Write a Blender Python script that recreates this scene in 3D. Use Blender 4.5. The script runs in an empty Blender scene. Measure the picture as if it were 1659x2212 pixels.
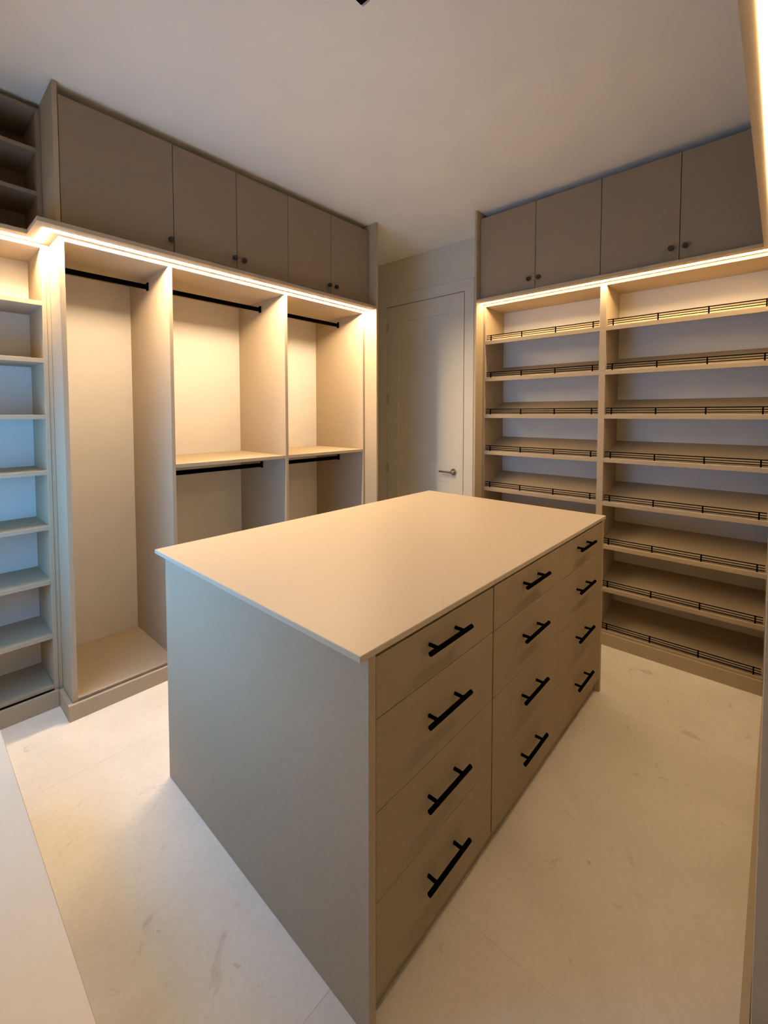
import bpy, bmesh, math, random
from mathutils import Matrix, Vector

# ------------------------------------------------------------------ camera, sky, exposure
scene = bpy.context.scene
COL = scene.collection
YAW, PITCH = 0.7349, 0.0431
cam_d = bpy.data.cameras.new('camera')
cam = bpy.data.objects.new('camera', cam_d); COL.objects.link(cam)
fw = Vector((math.cos(YAW) * math.cos(PITCH), math.sin(YAW) * math.cos(PITCH), -math.sin(PITCH)))
rt = Vector((math.sin(YAW), -math.cos(YAW), 0))
up = rt.cross(fw)
m = Matrix((rt, up, -fw)).transposed().to_4x4(); m.translation = (0, 0, 1.5)
cam.matrix_world = m
cam_d.sensor_fit = 'VERTICAL'; cam_d.sensor_height = 36; cam_d.sensor_width = 27
cam_d.lens = 950.04 / 2212 * 36
cam_d.shift_y = -(1106 - 936.49) / 2212
cam_d.clip_start = 0.02; cam_d.clip_end = 100
scene.camera = cam

SKY_COL, SKY_STR = (0.14, 0.50, 1.0), 7.6
LED_COL, LED_COL_R = (1.0, 0.715, 0.425), (1.0, 0.685, 0.345)
LED_WARDROBE, LED_SHOES, LED_RIGHT = 240.0, 60.0, 46.0
EXPOSURE = 0.31

w = bpy.data.worlds.new('sky'); scene.world = w; w.use_nodes = True
bg = w.node_tree.nodes['Background']
bg.inputs[0].default_value = (*SKY_COL, 1); bg.inputs[1].default_value = SKY_STR
vs = scene.view_settings
vs.view_transform = 'Standard'; vs.look = 'None'; vs.gamma = 1; vs.use_curve_mapping = False
vs.exposure = EXPOSURE
# portal in the window opening (guides the sky light in; emits nothing itself)
WX, WY0, WY1, WZ0, WZ1 = -0.22, 1.30, 2.58, 0.75, 1.65
pl = bpy.data.lights.new('window_portal', 'AREA'); pl.shape = 'RECTANGLE'
pl.size = WZ1 - WZ0; pl.size_y = WY1 - WY0; pl.cycles.is_portal = True
po = bpy.data.objects.new('window_portal', pl); COL.objects.link(po)
po.location = (WX - 0.14, (WY0 + WY1) / 2, (WZ0 + WZ1) / 2); po.rotation_euler = (0, -math.pi / 2, 0)
try:
    scene.cycles.use_denoising = True
    scene.cycles.max_bounces = 8; scene.cycles.diffuse_bounces = 6; scene.cycles.glossy_bounces = 3; scene.cycles.use_adaptive_sampling = True; scene.cycles.adaptive_threshold = 0.03
    scene.cycles.sample_clamp_indirect = 6
    scene.cycles.caustics_reflective = False; scene.cycles.caustics_refractive = False
except Exception:
    pass

# ------------------------------------------------------------------ materials
def new_mat(name):
    M = bpy.data.materials.new(name); M.use_nodes = True
    nt = M.node_tree; return M, nt, nt.nodes['Principled BSDF']

def paint(name, col, rough=0.6, var=0.04, scale=6.0, bump=0.02, bscale=180.0, spec=0.4, stretch=(1, 1, 1), metal=0.0):
    M, nt, b = new_mat(name); N, L = nt.nodes, nt.links
    tc = N.new('ShaderNodeTexCoord'); mp = N.new('ShaderNodeMapping'); mp.inputs['Scale'].default_value = stretch
    L.new(tc.outputs['Object'], mp.inputs['Vector'])
    n1 = N.new('ShaderNodeTexNoise'); n1.inputs['Scale'].default_value = scale; n1.inputs['Detail'].default_value = 2
    L.new(mp.outputs[0], n1.inputs['Vector'])
    r = N.new('ShaderNodeValToRGB')
    r.color_ramp.elements[0].position = 0.3; r.color_ramp.elements[1].position = 0.7
    r.color_ramp.elements[0].color = (*[c * (1 - var) for c in col], 1)
    r.color_ramp.elements[1].color = (*[min(1, c * (1 + var)) for c in col], 1)
    L.new(n1.outputs['Fac'], r.inputs[0]); L.new(r.outputs[0], b.inputs['Base Color'])
    if bump >= 1:
        n2 = N.new('ShaderNodeTexNoise'); n2.inputs['Scale'].default_value = bscale; n2.inputs['Detail'].default_value = 0
        L.new(mp.outputs[0], n2.inputs['Vector'])
        bp = N.new('ShaderNodeBump'); bp.inputs['Strength'].default_value = bump; bp.inputs['Distance'].default_value = 0.002
        L.new(n2.outputs['Fac'], bp.inputs['Height']); L.new(bp.outputs[0], b.inputs['Normal'])
    b.inputs['Roughness'].default_value = rough; b.inputs['Metallic'].default_value = metal
    b.inputs['Specular IOR Level'].default_value = spec if spec > 0.3 else 0.0
    return M

M_MEL = paint('greige_melamine', (0.455, 0.378, 0.278), 0.50, 0.03, 60, 0.08, 320, 0.3, (1, 1, 3))
M_TOP = paint('greige_worktop', (0.58, 0.495, 0.39), 0.42, 0.015, 50, 0.04, 300, 0.4)
M_DOOR = paint('taupe_cabinet_door', (0.315, 0.256, 0.19), 0.55, 0.03, 60, 0.08, 320, 0.3, (1, 1, 3))
M_FRONT_SHADED = paint('greige_front_shaded', (0.375, 0.305, 0.212), 0.50, 0.03, 60, 0.08, 320, 0.3, (1, 1, 3))  # greige melamine darkened: dim light on the island front painted in
M_BACK = paint('pale_back_panel', (0.745, 0.725, 0.70), 0.6, 0.03, 4, 0.04, 200, 0.3)
M_WALL = paint('white_wall_paint', (0.72, 0.695, 0.61), 0.7, 0.02, 3, 0.05, 220, 0.25)
M_CEIL = paint('ceiling_paint', (0.94, 0.925, 0.89), 0.8, 0.02, 3, 0.06, 160, 0.2)
M_TRIM = paint('white_door_paint', (0.72, 0.695, 0.62), 0.45, 0.02, 3, 0.02, 120, 0.4)
M_BLACK = paint('matt_black_metal', (0.004, 0.004, 0.005), 0.42, 0.1, 20, 0.03, 300, 0.28)
M_KNOB = paint('dark_bronze_metal', (0.05, 0.04, 0.032), 0.4, 0.1, 20, 0.03, 300, 0.5, metal=0.4)
M_NICKEL = paint('brushed_nickel', (0.55, 0.54, 0.52), 0.28, 0.05, 30, 0.03, 400, 0.5, metal=1.0)
M_GAP_SHADE = paint('gap_shade_brown', (0.06, 0.045, 0.03), 0.8, 0.1, 10, 0.05, 200, 0.2)  # shade in the gaps between drawers, painted as a near-black carcass
M_GROUT = paint('beige_grout', (0.72, 0.67, 0.60), 0.9, 0.05, 40, 0.2, 300, 0.1)
M_WINF = paint('white_window_frame', (0.78, 0.78, 0.76), 0.4, 0.02, 5, 0.02, 100, 0.4)
M_CAP = paint('grey_end_cap', (0.42, 0.41, 0.40), 0.5, 0.03, 10, 0.02, 100, 0.4)
M_HINGE = paint('painted_hinge', (0.55, 0.54, 0.50), 0.4, 0.03, 10, 0.02, 100, 0.4, metal=0.3)

def led_material(strength, col=LED_COL):
    M, nt, b = new_mat('warm_led_diffuser')
    b.inputs['Base Color'].default_value = (0.9, 0.88, 0.82, 1)
    b.inputs['Emission Color'].default_value = (*col, 1); b.inputs['Emission Strength'].default_value = strength
    return M
M_LED1, M_LED2, M_LED3 = led_material(LED_WARDROBE), led_material(LED_SHOES, LED_COL_R), led_material(LED_RIGHT, LED_COL_R)

def glass_material():
    M, nt, b = new_mat('window_glass'); N, L = nt.nodes, nt.links
    N.remove(b); t = N.new('ShaderNodeBsdfTransparent'); g = N.new('ShaderNodeBsdfGlossy')
    g.inputs['Roughness'].default_value = 0.02; mx = N.new('ShaderNodeMixShader'); mx.inputs[0].default_value = 0.06
    L.new(t.outputs[0], mx.inputs[1]); L.new(g.outputs[0], mx.inputs[2])
    L.new(mx.outputs[0], N['Material Output'].inputs[0]); return M
M_GLASS = glass_material()

def tile_material():
    M, nt, b = new_mat('beige_stone_tile'); N, L = nt.nodes, nt.links
    tc = N.new('ShaderNodeNewGeometry')
    def noise(s, d=6, dist=0.0, rough=0.55):
        n = N.new('ShaderNodeTexNoise'); n.inputs['Scale'].default_value = s; n.inputs['Detail'].default_value = d
        n.inputs['Distortion'].default_value = dist; n.inputs['Roughness'].default_value = rough
        L.new(tc.outputs['Position'], n.inputs['Vector']); return n
    def ramp(n, stops):
        r = N.new('ShaderNodeValToRGB'); e = r.color_ramp.elements
        e[0].position, e[0].color = stops[0][0], (*stops[0][1], 1); e[1].position, e[1].color = stops[-1][0], (*stops[-1][1], 1)
        for p, c in stops[1:-1]:
            x = e.new(p); x.color = (*c, 1)
        L.new(n.outputs['Fac'], r.inputs[0]); return r
    def mul(a, bb, f):
        x = N.new('ShaderNodeMix'); x.data_type = 'RGBA'; x.blend_type = 'MULTIPLY'; x.inputs[0].default_value = f
        L.new(a, x.inputs[6]); L.new(bb, x.inputs[7]); return x.outputs[2]
    base = ramp(noise(2.2, 4, 0.6), [(0.3, (0.78, 0.74, 0.685)), (0.55, (0.86, 0.82, 0.775)), (0.75, (0.90, 0.875, 0.84))])
    stain = ramp(noise(7.5, 5, 0.8, 0.6), [(0.27, (0.70, 0.66, 0.61)), (0.36, (0.97, 0.97, 0.96)), (0.6, (1, 1, 1))])
    fine = ramp(noise(60, 2), [(0.3, (0.93, 0.93, 0.93)), (0.7, (1, 1, 1))])
    spots = ramp(noise(22, 2, 0.3), [(0.22, (0.62, 0.58, 0.53)), (0.29, (1, 1, 1)), (0.6, (1, 1, 1))])
    c = mul(mul(mul(base.outputs[0], stain.outputs[0], 0.8), fine.outputs[0], 0.8), spots.outputs[0], 0.7)
    oi = N.new('ShaderNodeObjectInfo')
    tr = N.new('ShaderNodeValToRGB'); tr.color_ramp.elements[0].color = (0.94, 0.93, 0.92, 1); tr.color_ramp.elements[1].color = (1, 1, 1, 1)
    L.new(oi.outputs['Random'], tr.inputs[0]); c = mul(c, tr.outputs[0], 1.0)
    L.new(c, b.inputs['Base Color'])
    bp = N.new('ShaderNodeBump'); bp.inputs['Strength'].default_value = 0.15; bp.inputs['Distance'].default_value = 0.003
    L.new(noise(35, 2).outputs['Fac'], bp.inputs['Height']); L.new(bp.outputs[0], b.inputs['Normal'])
    b.inputs['Roughness'].default_value = 0.55; b.inputs['Specular IOR Level'].default_value = 0.3
    return M
M_TILE = tile_material()

# ------------------------------------------------------------------ helpers
_cache = {}
def box_mesh(name, sx, sy, sz, bev):
    key = (round(sx, 5), round(sy, 5), round(sz, 5), bev)
    if key in _cache: return _cache[key].copy()
    bm = bmesh.new(); bmesh.ops.create_cube(bm, size=1)
    bmesh.ops.scale(bm, vec=(sx, sy, sz), verts=bm.verts)
    if bev: bmesh.ops.bevel(bm, geom=bm.edges[:], offset=min(bev, min(sx, sy, sz) * 0.4), segments=1, affect='EDGES')
    me = bpy.data.meshes.new(name); bm.to_mesh(me); bm.free()
    _cache[key] = me
    return me.copy()

def link(o, parent=None):
    COL.objects.link(o)
    if parent:
        o.parent = parent
        base = parent; off = Vector((0, 0, 0))
        while base: off += base.location; base = base.parent
        o.location = o.location - off
    return o

def box(name, p0, p1, mat, parent=None, bev=0.001):
    """a panel between two world corners; becomes a child of parent (things are never rotated)"""
    c = [(a + b) / 2 for a, b in zip(p0, p1)]; s = [abs(b - a) for a, b in zip(p0, p1)]
    me = box_mesh(name, *s, bev); me.materials.clear(); me.materials.append(mat)
    o = bpy.data.objects.new(name, me); o.location = c
    return link(o, parent)

def bm_obj(name, bm, mat, parent=None, loc=(0, 0, 0), smooth=False):
    me = bpy.data.meshes.new(name); bmesh.ops.recalc_face_normals(bm, faces=bm.faces[:]); bm.to_mesh(me); bm.free()
    me.materials.append(mat)
    if smooth:
        for p in me.polygons: p.use_smooth = True
        try: me.set_sharp_from_angle(angle=math.radians(40))
        except Exception: pass
    o = bpy.data.objects.new(name, me); o.location = loc
    return link(o, parent)

def cyl(bm, a, b, r, seg=16, r2=None):
    a, b = Vector(a), Vector(b); d = b - a
    q = d.to_track_quat('Z', 'Y').to_matrix().to_4x4(); q.translation = (a + b) / 2
    bmesh.ops.create_cone(bm, cap_ends=True, segments=seg, radius1=r, radius2=r if r2 is None else r2, depth=d.length, matrix=q)

def cube(bm, p0, p1):
    q = Matrix.LocRotScale(Vector([(a + b) / 2 for a, b in zip(p0, p1)]), None, Vector([abs(b - a) for a, b in zip(p0, p1)]))
    bmesh.ops.create_cube(bm, size=1, matrix=q)

def prism(bm, pts, z0, z1):
    lo = [bm.verts.new((x, y, z0)) for x, y in pts]; hi = [bm.verts.new((x, y, z1)) for x, y in pts]
    bm.faces.new(lo[::-1]); bm.faces.new(hi); n = len(pts)
    for i in range(n): bm.faces.new((lo[i], lo[(i + 1) % n], hi[(i + 1) % n], hi[i]))

def thing(name, label, cat, loc, group=None):
    o = bpy.data.objects.new(name, None); o.empty_display_size = 0.1; o.location = loc
    COL.objects.link(o); o['label'] = label; o['category'] = cat
    if group: o['group'] = group
    return o

def tag(o, label, cat, group=None):
    o['label'] = label; o['category'] = cat
    if group: o['group'] = group
    return o

def struct(o, label=None):
    o['kind'] = 'structure'
    if label: o['label'] = label
    return o

# ------------------------------------------------------------------ room shell
X0, X1, Y0, Y1, ZC = -0.22, 3.36, -0.60, 3.19, 3.02
T = 0.14
floor = struct(box('floor', (X0 - T, Y0 - T, -0.08), (X1 + T, Y1 + T, -0.0006), M_GROUT, bev=0), 'large beige stone tile floor')
ceiling = struct(box('ceiling', (X0 - T, Y0 - T, ZC), (X1 + T, Y1 + T, ZC + 0.1), M_CEIL, bev=0), 'plain off-white painted ceiling')
struct(box('wall_left', (X0 - T, Y1, 0), (X1 + T, Y1 + T, ZC), M_WALL, bev=0), 'painted wall behind the hanging wardrobe')
struct(box('wall_right', (X0 - T, Y0 - T, 0), (X1 + T, Y0, ZC), M_WALL, bev=0), 'painted wall on the right')
# back wall with the door opening
DY0, DY1, DZ = 2.089, 2.985, 2.572
bm = bmesh.new()
cube(bm, (X1, Y0, 0), (X1 + T, DY0 - 0.009, ZC)); cube(bm, (X1, DY1 + 0.004, 0), (X1 + T, Y1, ZC)); cube(bm, (X1, DY0 - 0.009, DZ + 0.006), (X1 + T, DY1 + 0.004, ZC))
cube(bm, (X1 + 0.07, DY0 - 0.009, 0), (X1 + T, DY1 + 0.004, DZ + 0.006))  # added unseen slab behind the leaf, blocks sky through the door gaps
struct(bm_obj('wall_back', bm, M_WALL), 'painted wall around the white door')
# near wall with the window opening
bm = bmesh.new()
cube(bm, (X0 - T, Y0, 0), (X0, WY0, ZC)); cube(bm, (X0 - T, WY1, 0), (X0, Y1, ZC))
cube(bm, (X0 - T, WY0, 0), (X0, WY1, WZ0)); cube(bm, (X0 - T, WY0, WZ1), (X0, WY1, ZC))
struct(bm_obj('wall_front', bm, M_WALL), 'painted wall with the window')
# window
win = bpy.data.objects.new('window_1', None); win.location = (X0 - 0.07, (WY0 + WY1) / 2, WZ0); COL.objects.link(win); struct(win, 'white framed window')
for a, b in (((X0 - .10, WY0, WZ0), (X0 - .04, WY0 + .05, WZ1)), ((X0 - .10, WY1 - .05, WZ0), (X0 - .04, WY1, WZ1)),
             ((X0 - .10, WY0 + .05, WZ0), (X0 - .04, WY1 - .05, WZ0 + .05)), ((X0 - .10, WY0 + .05, WZ1 - .05), (X0 - .04, WY1 - .05, WZ1))):
    box('window_frame', a, b, M_WINF, win)
mid = (WY0 + WY1) / 2
box('mullion', (X0 - .095, mid - .025, WZ0 + .05), (X0 - .045, mid + .025, WZ1 - .05), M_WINF, win)
for a, b in ((WY0 + .05, mid - .025), (mid + .025, WY1 - .05)):
    box('pane', (X0 - .072, a, WZ0 + .05), (X0 - .066, b, WZ1 - .05), M_GLASS, win, 0)
box('window_sill', (X0 - .04, WY0 - .04, WZ0 - .03), (X0 + .03, WY1 + .04, WZ0), M_WINF, win)
# floor tiles: 1.31 m slabs, joints seen at y=0.83 / 2.14 and x=1.09
TS, J = 1.31, 0.0012
xs = [-0.222 + TS * k for k in range(-1, 4)]; ys = [-0.478 + TS * k for k in range(-1, 4)]
for a in xs:
    for c in ys:
        xa, xb = max(a + J / 2, X0), min(a + TS - J / 2, X1); ya, yb = max(c + J / 2, Y0), min(c + TS - J / 2, Y1)
        if xb - xa > 0.02 and yb - ya > 0.02:
            box('floor_tile', (xa, ya, -0.012), (xb, yb, 0.0), M_TILE, floor, 0.0004)
# door
door = bpy.data.objects.new('door_1', None); door.location = (X1, (DY0 + DY1) / 2, 0); COL.objects.link(door)
struct(door, 'tall white panelled door with a lever handle')
dxa, dxb = X1 - 0.005, X1 + 0.040
SW = 0.15
box('door_stile', (dxa, DY0, 0.008), (dxb, DY0 + SW, DZ), M_TRIM, door); box('door_stile', (dxa, DY1 - SW, 0.008), (dxb, DY1, DZ), M_TRIM, door)
for za, zb in ((0.008, 0.24), (0.885, 1.06), (2.41, DZ)):
    box('door_rail', (dxa, DY0 + SW, za), (dxb, DY1 - SW, zb), M_TRIM, door)
for za, zb in ((0.24, 0.885), (1.06, 2.41)):
    box('door_panel', (dxa + 0.007, DY0 + SW, za), (dxb - 0.007, DY1 - SW, zb), M_TRIM, door, 0)
hy, hz = 2.183, 0.982
bm = bmesh.new()
cyl(bm, (dxa - 0.009, hy, hz), (dxa + 0.002, hy, hz), 0.029, 24, 0.031); cyl(bm, (dxa - 0.05, hy, hz), (dxa - 0.008, hy, hz), 0.011, 16)
cyl(bm, (dxa - 0.046, hy - 0.012, hz), (dxa - 0.046, hy + 0.125, hz), 0.0095, 16); bmesh.ops.create_uvsphere(bm, u_segments=12, v_segments=8, radius=0.0095, matrix=Matrix.Translation((dxa - 0.046, hy + 0.125, hz)))
h = bm_obj('lever_handle', bm, M_NICKEL, door, smooth=True); h['label'] = 'brushed nickel lever handle'
for z in (0.24, 0.95, 1.66, 2.37):
    bm = bmesh.new(); cyl(bm, (dxa - 0.006, DY1 + 0.004, z - .05), (dxa - 0.006, DY1 + 0.004, z + .05), 0.007, 10); cube(bm, (dxa - 0.002, DY1 - 0.02, z - .045), (dxa + 0.001, DY1 + 0.003, z + .045))
    bm_obj('hinge', bm, M_HINGE, door)
# door casing
trim = bpy.data.objects.new('trim_1', None); trim.location = (X1, (DY0 + DY1) / 2, 0); COL.objects.link(trim); struct(trim, 'white casing around the door')
cx0 = X1 - 0.010
box('casing_leg', (cx0, DY0 - 0.10, 0), (X1, DY0 - 0.009, DZ + 0.006), M_TRIM, trim); box('casing_leg', (cx0, DY1 + 0.012, 0), (X1, DY1 + 0.10, DZ + 0.005), M_TRIM, trim)
box('casing_head', (cx0, DY0 - 0.10, DZ + 0.005), (X1, DY1 + 0.10, DZ + 0.105), M_TRIM, trim)

# ------------------------------------------------------------------ common cabinet dimensions
ZV, ZVT, ZL, ZK, ZB = 2.341, 2.361, 2.322, 0.079, 0.089   # valance underside/top, top panel underside, plinth, bay floor
ZUD0, ZUD1 = 2.367, 2.968                                    # overhead door bottom/top
SH = [0.375, 0.657, 0.937, 1.218, 1.499, 1.780, 2.062]      # shelf top surfaces

def rail_along_x(parent, x0, x1, y, z):
    bm = bmesh.new()
    pts = [(0.0075 * math.cos(t) , 0.0075 * math.sin(t) + (0.0075 if math.sin(t) >= 0 else -0.0075)) for t in [2 * math.pi * (k + .5) / 16 for k in range(16)]]
    a = [bm.verts.new((x0 + .003, y + p, z + q)) for p, q in pts]; b = [bm.verts.new((x1 - .003, y + p, z + q)) for p, q in pts]
    n = len(pts)
    for i in range(n): bm.faces.new((a[i], a[(i + 1) % n], b[(i + 1) % n], b[i]))
    bm.faces.new(a); bm.faces.new(b[::-1])
    r = bm_obj('hanging_rail', bm, M_BLACK, parent, smooth=True); r['label'] = 'black oval hanging rail'
    for xa, xb in ((x0, x0 + .008), (x1 - .008, x1)):
        box('rail_bracket', (xa, y - .012, z - .021), (xb, y + .012, z + .026), M_BLACK, r, 0.002)
    return r

def knob(parent, p, d):
    """round knob at p on a door; d = outward unit direction"""
    p, d = Vector(p), Vector(d); bm = bmesh.new()
    cyl(bm, p - d * .001, p + d * .014, 0.006, 12); cyl(bm, p + d * .012, p + d * .018, 0.012, 20, 0.016); cyl(bm, p + d * .018, p + d * .025, 0.016, 20, 0.0145)
    return bm_obj('knob', bm, M_KNOB, parent, smooth=True)

# ------------------------------------------------------------------ left: hanging wardrobe (three open bays)
YF, YB = 2.551, 3.16
war = thing('hanging_wardrobe', 'tall greige open wardrobe with three hanging bays and black rails', 'wardrobe', (1.57, 2.85, 0))
box('side_panel', (0.536, YF, 0), (0.558, YB, ZV), M_MEL, war)
box('divider', (1.036, YF, 0), (1.056, YB, ZL), M_MEL, war); box('divider', (1.805, YF, 0), (1.828, YB, ZL), M_MEL, war)
box('side_panel', (2.566, YF, 0), (2.586, YB, ZV), M_MEL, war)
box('top_panel', (0.558, YF, ZL), (2.566, YB, ZV), M_MEL, war)
bays = ((0.558, 1.036), (1.056, 1.805), (1.828, 2.566))
for a, b in bays:
    box('bay_floor', (a, YF + .006, ZB - .019), (b, YB - .008, ZB), M_MEL, war)
    box('back_panel', (a, YB - .008, ZB), (b, YB, ZL), M_BACK, war, 0)
for a, b in bays[1:]:
    box('shelf', (a, YF + .002, 1.195), (b, YB - .008, 1.217), M_MEL, war)
    rail_along_x(war, a, b, 2.848, 1.128)
for a, b in bays: rail_along_x(war, a, b, 2.848, 2.264)
box('plinth', (0.515, 2.528, 0), (2.586, 2.546, ZK), M_MEL, war); box('plinth_return', (0.515, 2.546, 0), (0.535, 2.735, ZK), M_MEL, war)
box('end_panel', (2.587, 2.419, 0), (2.606, YB, ZC - .002), M_MEL, war)

# left: shallow shelf tower
YF2, YB2 = 2.737, 3.05
tow = thing('shelf_tower', 'narrow open shelf tower of eight cubbies left of the hanging wardrobe', 'shelving', (0.05, 2.9, 0))
xa, xb = -0.20, 0.50
box('side_panel', (xa - .018, YF2, 0), (xa, YB2, ZV), M_MEL, tow); box('side_panel', (xb, YF2, 0), (xb + .018, YB2, ZV), M_MEL, tow)
box('top_panel', (xa, YF2, ZL), (xb, YB2, ZV), M_MEL, tow); box('filler_strip', (xb + .0185, YF2 + .002, 0), (.5352, YB2, ZV), M_MEL, tow)
box('back_panel', (xa, YB2, ZB), (xb, YB2 + .008, ZL), M_BACK, tow, 0)
for z in SH: box('shelf', (xa, YF2 + .001, z - .022), (xb, YB2, z), M_MEL, tow)
box('bottom_shelf', (xa, YF2 + .006, ZB - .0), (xb, YB2, ZB + .019), M_MEL, tow)
box('plinth', (xa, 2.714, 0), (0.514, 2.732, ZK + .006), M_MEL, tow)

# left overheads
def overhead_y(label, x0, x1, splits, yf, yb, knobs):
    """overhead cabinet on the left wall, doors facing -y"""
    t = thing('overhead_cabinet', label, 'cabinet', ((x0 + x1) / 2, (yf + yb) / 2, ZVT))
    g = 0.0018
    box('cabinet_body', (x0 + .0005, yf + .0195, ZVT + .001), (x1 - .0005, yb, ZUD1 - .004), M_MEL, t)
    e = [x0] + splits + [x1]
    for i in range(len(e) - 1):
        d = box('door', (e[i] + g, yf, ZUD0), (e[i + 1] - g, yf + .019, ZUD1), M_DOOR, t)
        knob(d, (knobs[i], yf, 2.448), (0, -1, 0))
    return t
YU = 2.50
overhead_y('wide single-door overhead cabinet at the left end of the wardrobe', 0.537, 1.050, [], YU, YB, [1.028])
overhead_y('two-door overhead cabinet above the middle hanging bay', 1.050, 1.803, [1.427], YU, YB, [1.405, 1.468])
overhead_y('two-door overhead cabinet above the hanging bay nearest the white door', 1.803, 2.585, [2.183], YU, YB, [2.160, 2.224])
fil = thing('scribe_shade_filler', 'unseen taupe scribe strip set deep to shade the gap between the wardrobe overheads and the ceiling', 'trim', (1.5, 2.54, ZUD1))
box('strip', (0.5365, YU + .160, ZUD1 - .0035), (2.53, YU + .176, ZC - .001), M_DOOR, fil)  # set out of sight to darken the gap above the overhead doors
tag(box('filler_panel', (0.516, YU - .004, ZVT + .001), (0.536, YB, ZC - .002), M_MEL), 'tall taupe side panel closing the left end of the overhead cabinets', 'panel')
cub = thing('open_wall_cubby', 'open overhead cubby shelves in the top left corner by the ceiling', 'shelving', (0.05, 2.9, ZVT))
box('side_panel', (xa - .018, YF2, ZVT + .001), (xa, YB2, 2.992), M_DOOR, cub); box('side_panel', (0.496, YF2, ZVT + .001), (0.515, YB2, 2.992), M_DOOR, cub)
box('back_panel', (xa, YB2 - .008, ZVT + .001), (0.496, YB2, 2.974), M_DOOR, cub, 0)
box('bottom_shelf', (xa, YF2, ZVT + .001), (0.496, YB2 - .008, ZVT + .019), M_DOOR, cub)
for z in (2.592, 2.800): box('shelf', (xa, YF2 + .001, z - .020), (0.496, YB2 - .008, z), M_DOOR, cub)
box('top_panel', (xa, YF2, 2.974), (0.496, YB2, 2.992), M_DOOR, cub); box('scribe_shade_strip', (xa, YF2 + .14, 2.9925), (0.515, YF2 + .156, ZC - .001), M_DOOR, cub)  # scribe strip set deep so the gap over the cubby stays dark

# ------------------------------------------------------------------ LED valances
def offset_strip(path, hw):
    """2D polygon of a mitred strip of half width hw about an axis-aligned path"""
    L, R = [], []
    n = len(path)
    for i, p in enumerate(path):
        p = Vector(p)
        dirs = []
        if i: dirs.append((p - Vector(path[i - 1])).normalized())
        if i < n - 1: dirs.append((Vector(path[i + 1]) - p).normalized())
        nrm = sum([Vector((-d.y, d.x)) for d in dirs], Vector((0, 0)))
        L.append(p + nrm * hw); R.append(p - nrm * hw)
    return L, R

def valance(label, poly, strips, loc, hw=0.0135):
    t = thing('light_valance', label, 'light', loc)
    bm = bmesh.new(); prism(bm, poly, ZV + .0005, ZVT); bm_obj('valance_board', bm, M_MEL, t)
    for path, lm in strips:
        L, R = offset_strip(path, hw); bm = bmesh.new()
        for i in range(len(path) - 1):
            q = [L[i], L[i + 1], R[i + 1], R[i]]
            lo = [bm.verts.new((v.x, v.y, ZV - .0015)) for v in q]; hi = [bm.verts.new((v.x, v.y, ZV + .0004)) for v in q]
            bm.faces.new(lo); bm.faces.new((lo[0], lo[1], hi[1], hi[0])); bm.faces.new((lo[2], lo[3], hi[3], hi[2]))
            if i == 0: bm.faces.new((lo[3], lo[0], hi[0], hi[3]))
            if i == len(path) - 2: bm.faces.new((lo[1], lo[2], hi[2], hi[1]))
        s = bm_obj('led_strip', bm, lm, t); s['label'] = 'glowing warm white LED strip'
    return t
valance('stepped valance board with warm LED strip over the hanging wardrobe',
        [(-.218, YB), (-.218, 2.633), (.433, 2.633), (.433, 2.419), (2.586, 2.419), (2.586, YB)],
        [([(.30, 2.700), (.486, 2.700), (.486, 2.501), (2.584, 2.501)], M_LED1)], (1.0, 2.8, ZV))
valance('valance board with warm LED strip over the slanted shoe shelves',
        [(3.359, 1.7245), (2.944, 1.7245), (2.944, .091), (.95, .091), (.95, -.58), (3.359, -.58)],
        [([(3.012, 1.722), (3.012, .0605)], M_LED2), ([(3.0255, .047), (1.10, .047)], M_LED3)], (2.6, .3, ZV))

# ------------------------------------------------------------------ right: slanted shoe shelving
XF, XB = 3.05, 3.358
sho = thing('shoe_shelving', 'tall two-bay shoe shelving with slanted shelves and black gallery rails', 'shelving', (3.2, 0.88, 0))
box('side_panel', (XF, 1.707, 0), (XB, 1.7245, ZV), M_MEL, sho)
box('divider', (XF, .848, 0), (XB, .886, ZL), M_MEL, sho)
box('side_panel', (XF, .012, 0), (XB, .036, ZV), M_MEL, sho)
box('top_panel', (XF, .036, ZL), (XB, 1.707, ZV), M_MEL, sho)
box('plinth', (XF - .012, .034, 0), (XF + .006, 1.7245, ZK), M_MEL, sho)
box('end_panel', (2.944, 1.7255, 0), (XB, 1.743, ZC - .002), M_MEL, sho)
RISE = 0.102
def slanted_shelf(y0, y1, z, n_posts):
    bm = bmesh.new(); t = .022
    pr = [(XF, z - .025), (XF, z), (XF + .006, z + .001), (XB - .008, z + RISE), (XB - .008, z + RISE - t), (XF + .012, z - .025)]
    a = [bm.verts.new((x, y0, q)) for x, q in pr]; b = [bm.verts.new((x, y1, q)) for x, q in pr]; n = len(pr)
    bm.faces.new(a); bm.faces.new(b[::-1])
    for i in range(n): bm.faces.new((a[i], b[i], b[(i + 1) % n], a[(i + 1) % n]))
    s = bm_obj('slanted_shelf', bm, M_MEL, sho)
    bm = bmesh.new(); xr = XF + .012; ya, yb = y0 + .006, y1 - .006; zb = z + .002
    for dz, rr in ((.013, .0025), (.026, .0025), (.040, .0031)): cyl(bm, (xr, ya, zb + dz), (xr, yb, zb + dz), rr, 8)
    for k in range(4):
        yc = (y0 + y1) / 2 + (k - 1.5) * .245
        cube(bm, (xr - .003, yc - .0035, zb), (xr + .003, yc + .0035, zb + .043))
    g = bm_obj('gallery_rail', bm, M_BLACK, s); g['label'] = 'black three-bar gallery rail'
for y0, y1 in ((.886, 1.707), (.036, .848)):
    for k in range(8):
        slanted_shelf(y0, y1, 0.093 + .2812 * k, 4)
    box('back_panel', (XB - .008, y0, .06), (XB, y1, ZL), M_BACK, sho, 0)

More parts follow.
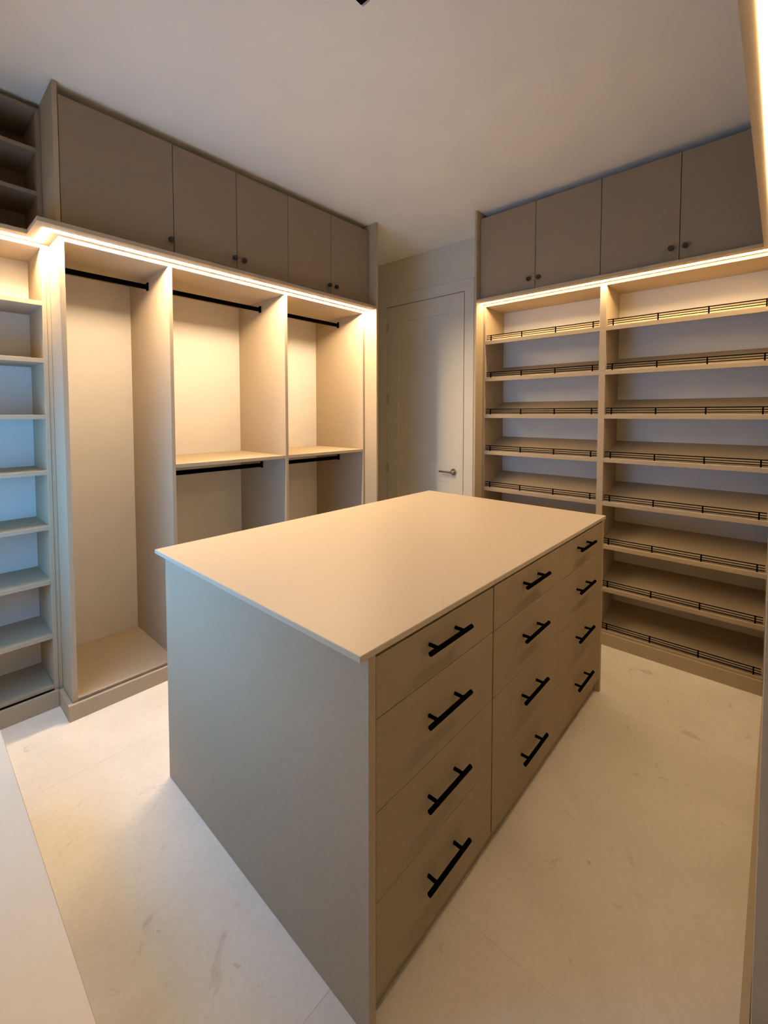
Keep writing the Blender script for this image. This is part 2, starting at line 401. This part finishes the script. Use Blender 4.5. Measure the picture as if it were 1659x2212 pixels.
def overhead_x(label, y0, y1, split, xf, xb, knobs):
    t = thing('overhead_cabinet', label, 'cabinet', ((xf + xb) / 2, (y0 + y1) / 2, ZVT)); g = 0.0018
    box('cabinet_body', (xf + .0195, y0 + .0005, ZVT + .001), (xb, y1 - .0005, ZUD1 - .004), M_MEL, t)
    for i, (a, b) in enumerate(((y0, split), (split, y1))):
        d = box('door', (xf, a + g, ZUD0), (xf + .019, b - g, ZUD1), M_DOOR, t)
        knob(d, (xf, knobs[i], 2.442), (-1, 0, 0))
    return t
overhead_x('two-door overhead cabinet at the white door end of the shoe shelving', .873, 1.7245, 1.294, 2.99, XB, [1.266, 1.335])
overhead_x('two-door overhead cabinet above the wide right bay of the shoe shelving', .04, .873, .456, 2.99, XB, [.426, .494])

fil = thing('scribe_shade_filler', 'unseen taupe scribe strip set deep to shade the gap between the shoe shelving overheads and the ceiling', 'trim', (3.03, .85, ZUD1))
box('strip', (3.15, .04, ZUD1 - .0035), (3.166, 1.67, ZC - .001), M_DOOR, fil)  # also set out of sight, keeps the gap over these doors dark

# ------------------------------------------------------------------ right wall: hanging unit beside the camera
YR = 0.010
rw = thing('hanging_unit', 'greige hanging unit on the right wall seen edge-on at the frame edge', 'wardrobe', (1.9, -.28, 0))
for a in (.95, 1.94, 2.925): box('upright_panel', (a, -.58, 0), (a + .02, YR, ZL), M_MEL, rw)
for a, b in ((.97, 1.94), (1.96, 2.925)):
    box('bay_floor', (a, -.572, ZB - .019), (b, YR - .006, ZB), M_MEL, rw); box('back_panel', (a, -.58, ZB), (b, -.572, ZL), M_BACK, rw, 0)
    rail_along_x(rw, a, b, -.29, 2.264)
box('top_panel', (.95, -.58, ZL), (2.945, YR, ZV), M_MEL, rw)
box('plinth', (.95, .015, 0), (3.036, .033, ZK), M_MEL, rw)

# ------------------------------------------------------------------ drawer island
IX0, IX1, IY0, IY1, IT, ITB = 0.682, 2.549, 0.688, 1.868, 0.955, 0.938
BX0, BX1, BY0, BY1 = IX0 + .029, IX1 - .029, 0.690, 1.840
isl = thing('drawer_island', 'large greige island with twelve drawers and black bar handles', 'island', (1.6, 1.27, 0))
box('worktop', (IX0, IY0, ITB), (IX1, IY1, IT), M_TOP, isl, 0.0015)
box('end_panel', (BX0, BY0, 0), (BX0 + .024, BY1, ITB), M_MEL, isl); box('end_panel', (BX1 - .024, BY0, 0), (BX1, BY1, ITB), M_MEL, isl)
box('rear_panel', (BX0 + .024, BY1 - .02, 0), (BX1 - .024, BY1, ITB), M_MEL, isl)
box('carcass', (BX0 + .0245, BY0 + .021, .078), (BX1 - .0245, BY1 - .0205, ITB - .003), M_GAP_SHADE, isl, 0)
box('toe_kick', (BX0 + .024, BY0 + .030, 0), (BX1 - .024, BY0 + .046, .0775), M_FRONT_SHADED, isl)
zr = [.076, .319, .546, .777, .930]
cols = [(.7365, 1.3035), (1.3105, 1.8905), (1.8925, 2.4945)]
hz_ = [.222, .451, .680, .878]; hx = [1.012, 1.600, 2.180]
for ci, (a, b) in enumerate(cols):
    for ri in range(4):
        d = box('drawer_front', (a, BY0 + .001, zr[ri] + .0012), (b, BY0 + .020, zr[ri + 1] - .0012), M_FRONT_SHADED, isl, 0.0012)
        bm = bmesh.new(); y = BY0 - .031; x, z = hx[ci], hz_[ri]
        cyl(bm, (x - .103, y, z), (x + .103, y, z), .0065, 16)
        for s in (-.064, .064): cyl(bm, (x + s, y, z), (x + s, BY0 + .0015, z), .0052, 12)
        hd = bm_obj('bar_handle', bm, M_BLACK, d, smooth=True); hd['label'] = 'matt black bar handle'

# ------------------------------------------------------------------ low dresser under the window (its top shows bottom left)
CZ, CXF = 0.45, 0.198
dr = thing('window_bench', 'pale greige low drawer bench top close to the camera at the lower left', 'bench', (0, .8, 0))
box('bench_top', (X0 + .002, .10, CZ - .022), (CXF, 2.10, CZ), M_TOP, dr, 0.0015)
box('side_panel', (X0 + .002, .12, 0), (CXF - .02, .14, CZ - .022), M_MEL, dr); box('side_panel', (X0 + .002, 2.06, 0), (CXF - .02, 2.08, CZ - .022), M_MEL, dr)
box('carcass', (X0 + .002, .141, .08), (CXF - .045, 2.059, CZ - .026), M_MEL, dr, 0); box('plinth', (CXF - .09, .14, 0), (CXF - .07, 2.06, .08), M_MEL, dr)
for a, b in ((.142, .779), (.781, 1.419), (1.421, 2.058)):
    d = box('drawer_front', (CXF - .042, a, .085), (CXF - .022, b, CZ - .028), M_MEL, dr)
    bm = bmesh.new(); yc, z = (a + b) / 2, .30; x = CXF - .022 + .03
    cyl(bm, (x, yc - .103, z), (x, yc + .103, z), .0065, 12)
    for q in (-.064, .064): cyl(bm, (x, yc + q, z), (CXF - .0225, yc + q, z), .0052, 10)
    bm_obj('bar_handle', bm, M_BLACK, d, smooth=True)

# ------------------------------------------------------------------ ceiling track light
tr = thing('track_light', 'dark ceiling track light with grey end cap at the top edge', 'ceiling light', (.75, 1.16, ZC - .035))
box('track', (.30, 1.143, ZC - .035), (1.180, 1.178, ZC - .0005), M_BLACK, tr, 0.002)
bm = bmesh.new(); cyl(bm, (1.07, 1.055, ZC - .10), (1.07, 1.055, ZC - .03), .016, 20); cyl(bm, (1.07, 1.055, ZC - .05), (1.07, 1.15, ZC - .03), .006, 10)
bm_obj('spot_head', bm, M_BLACK, tr, smooth=True)
box('end_cap', (1.180, 1.143, ZC - .035), (1.190, 1.178, ZC - .0005), M_CAP, tr, 0.003)
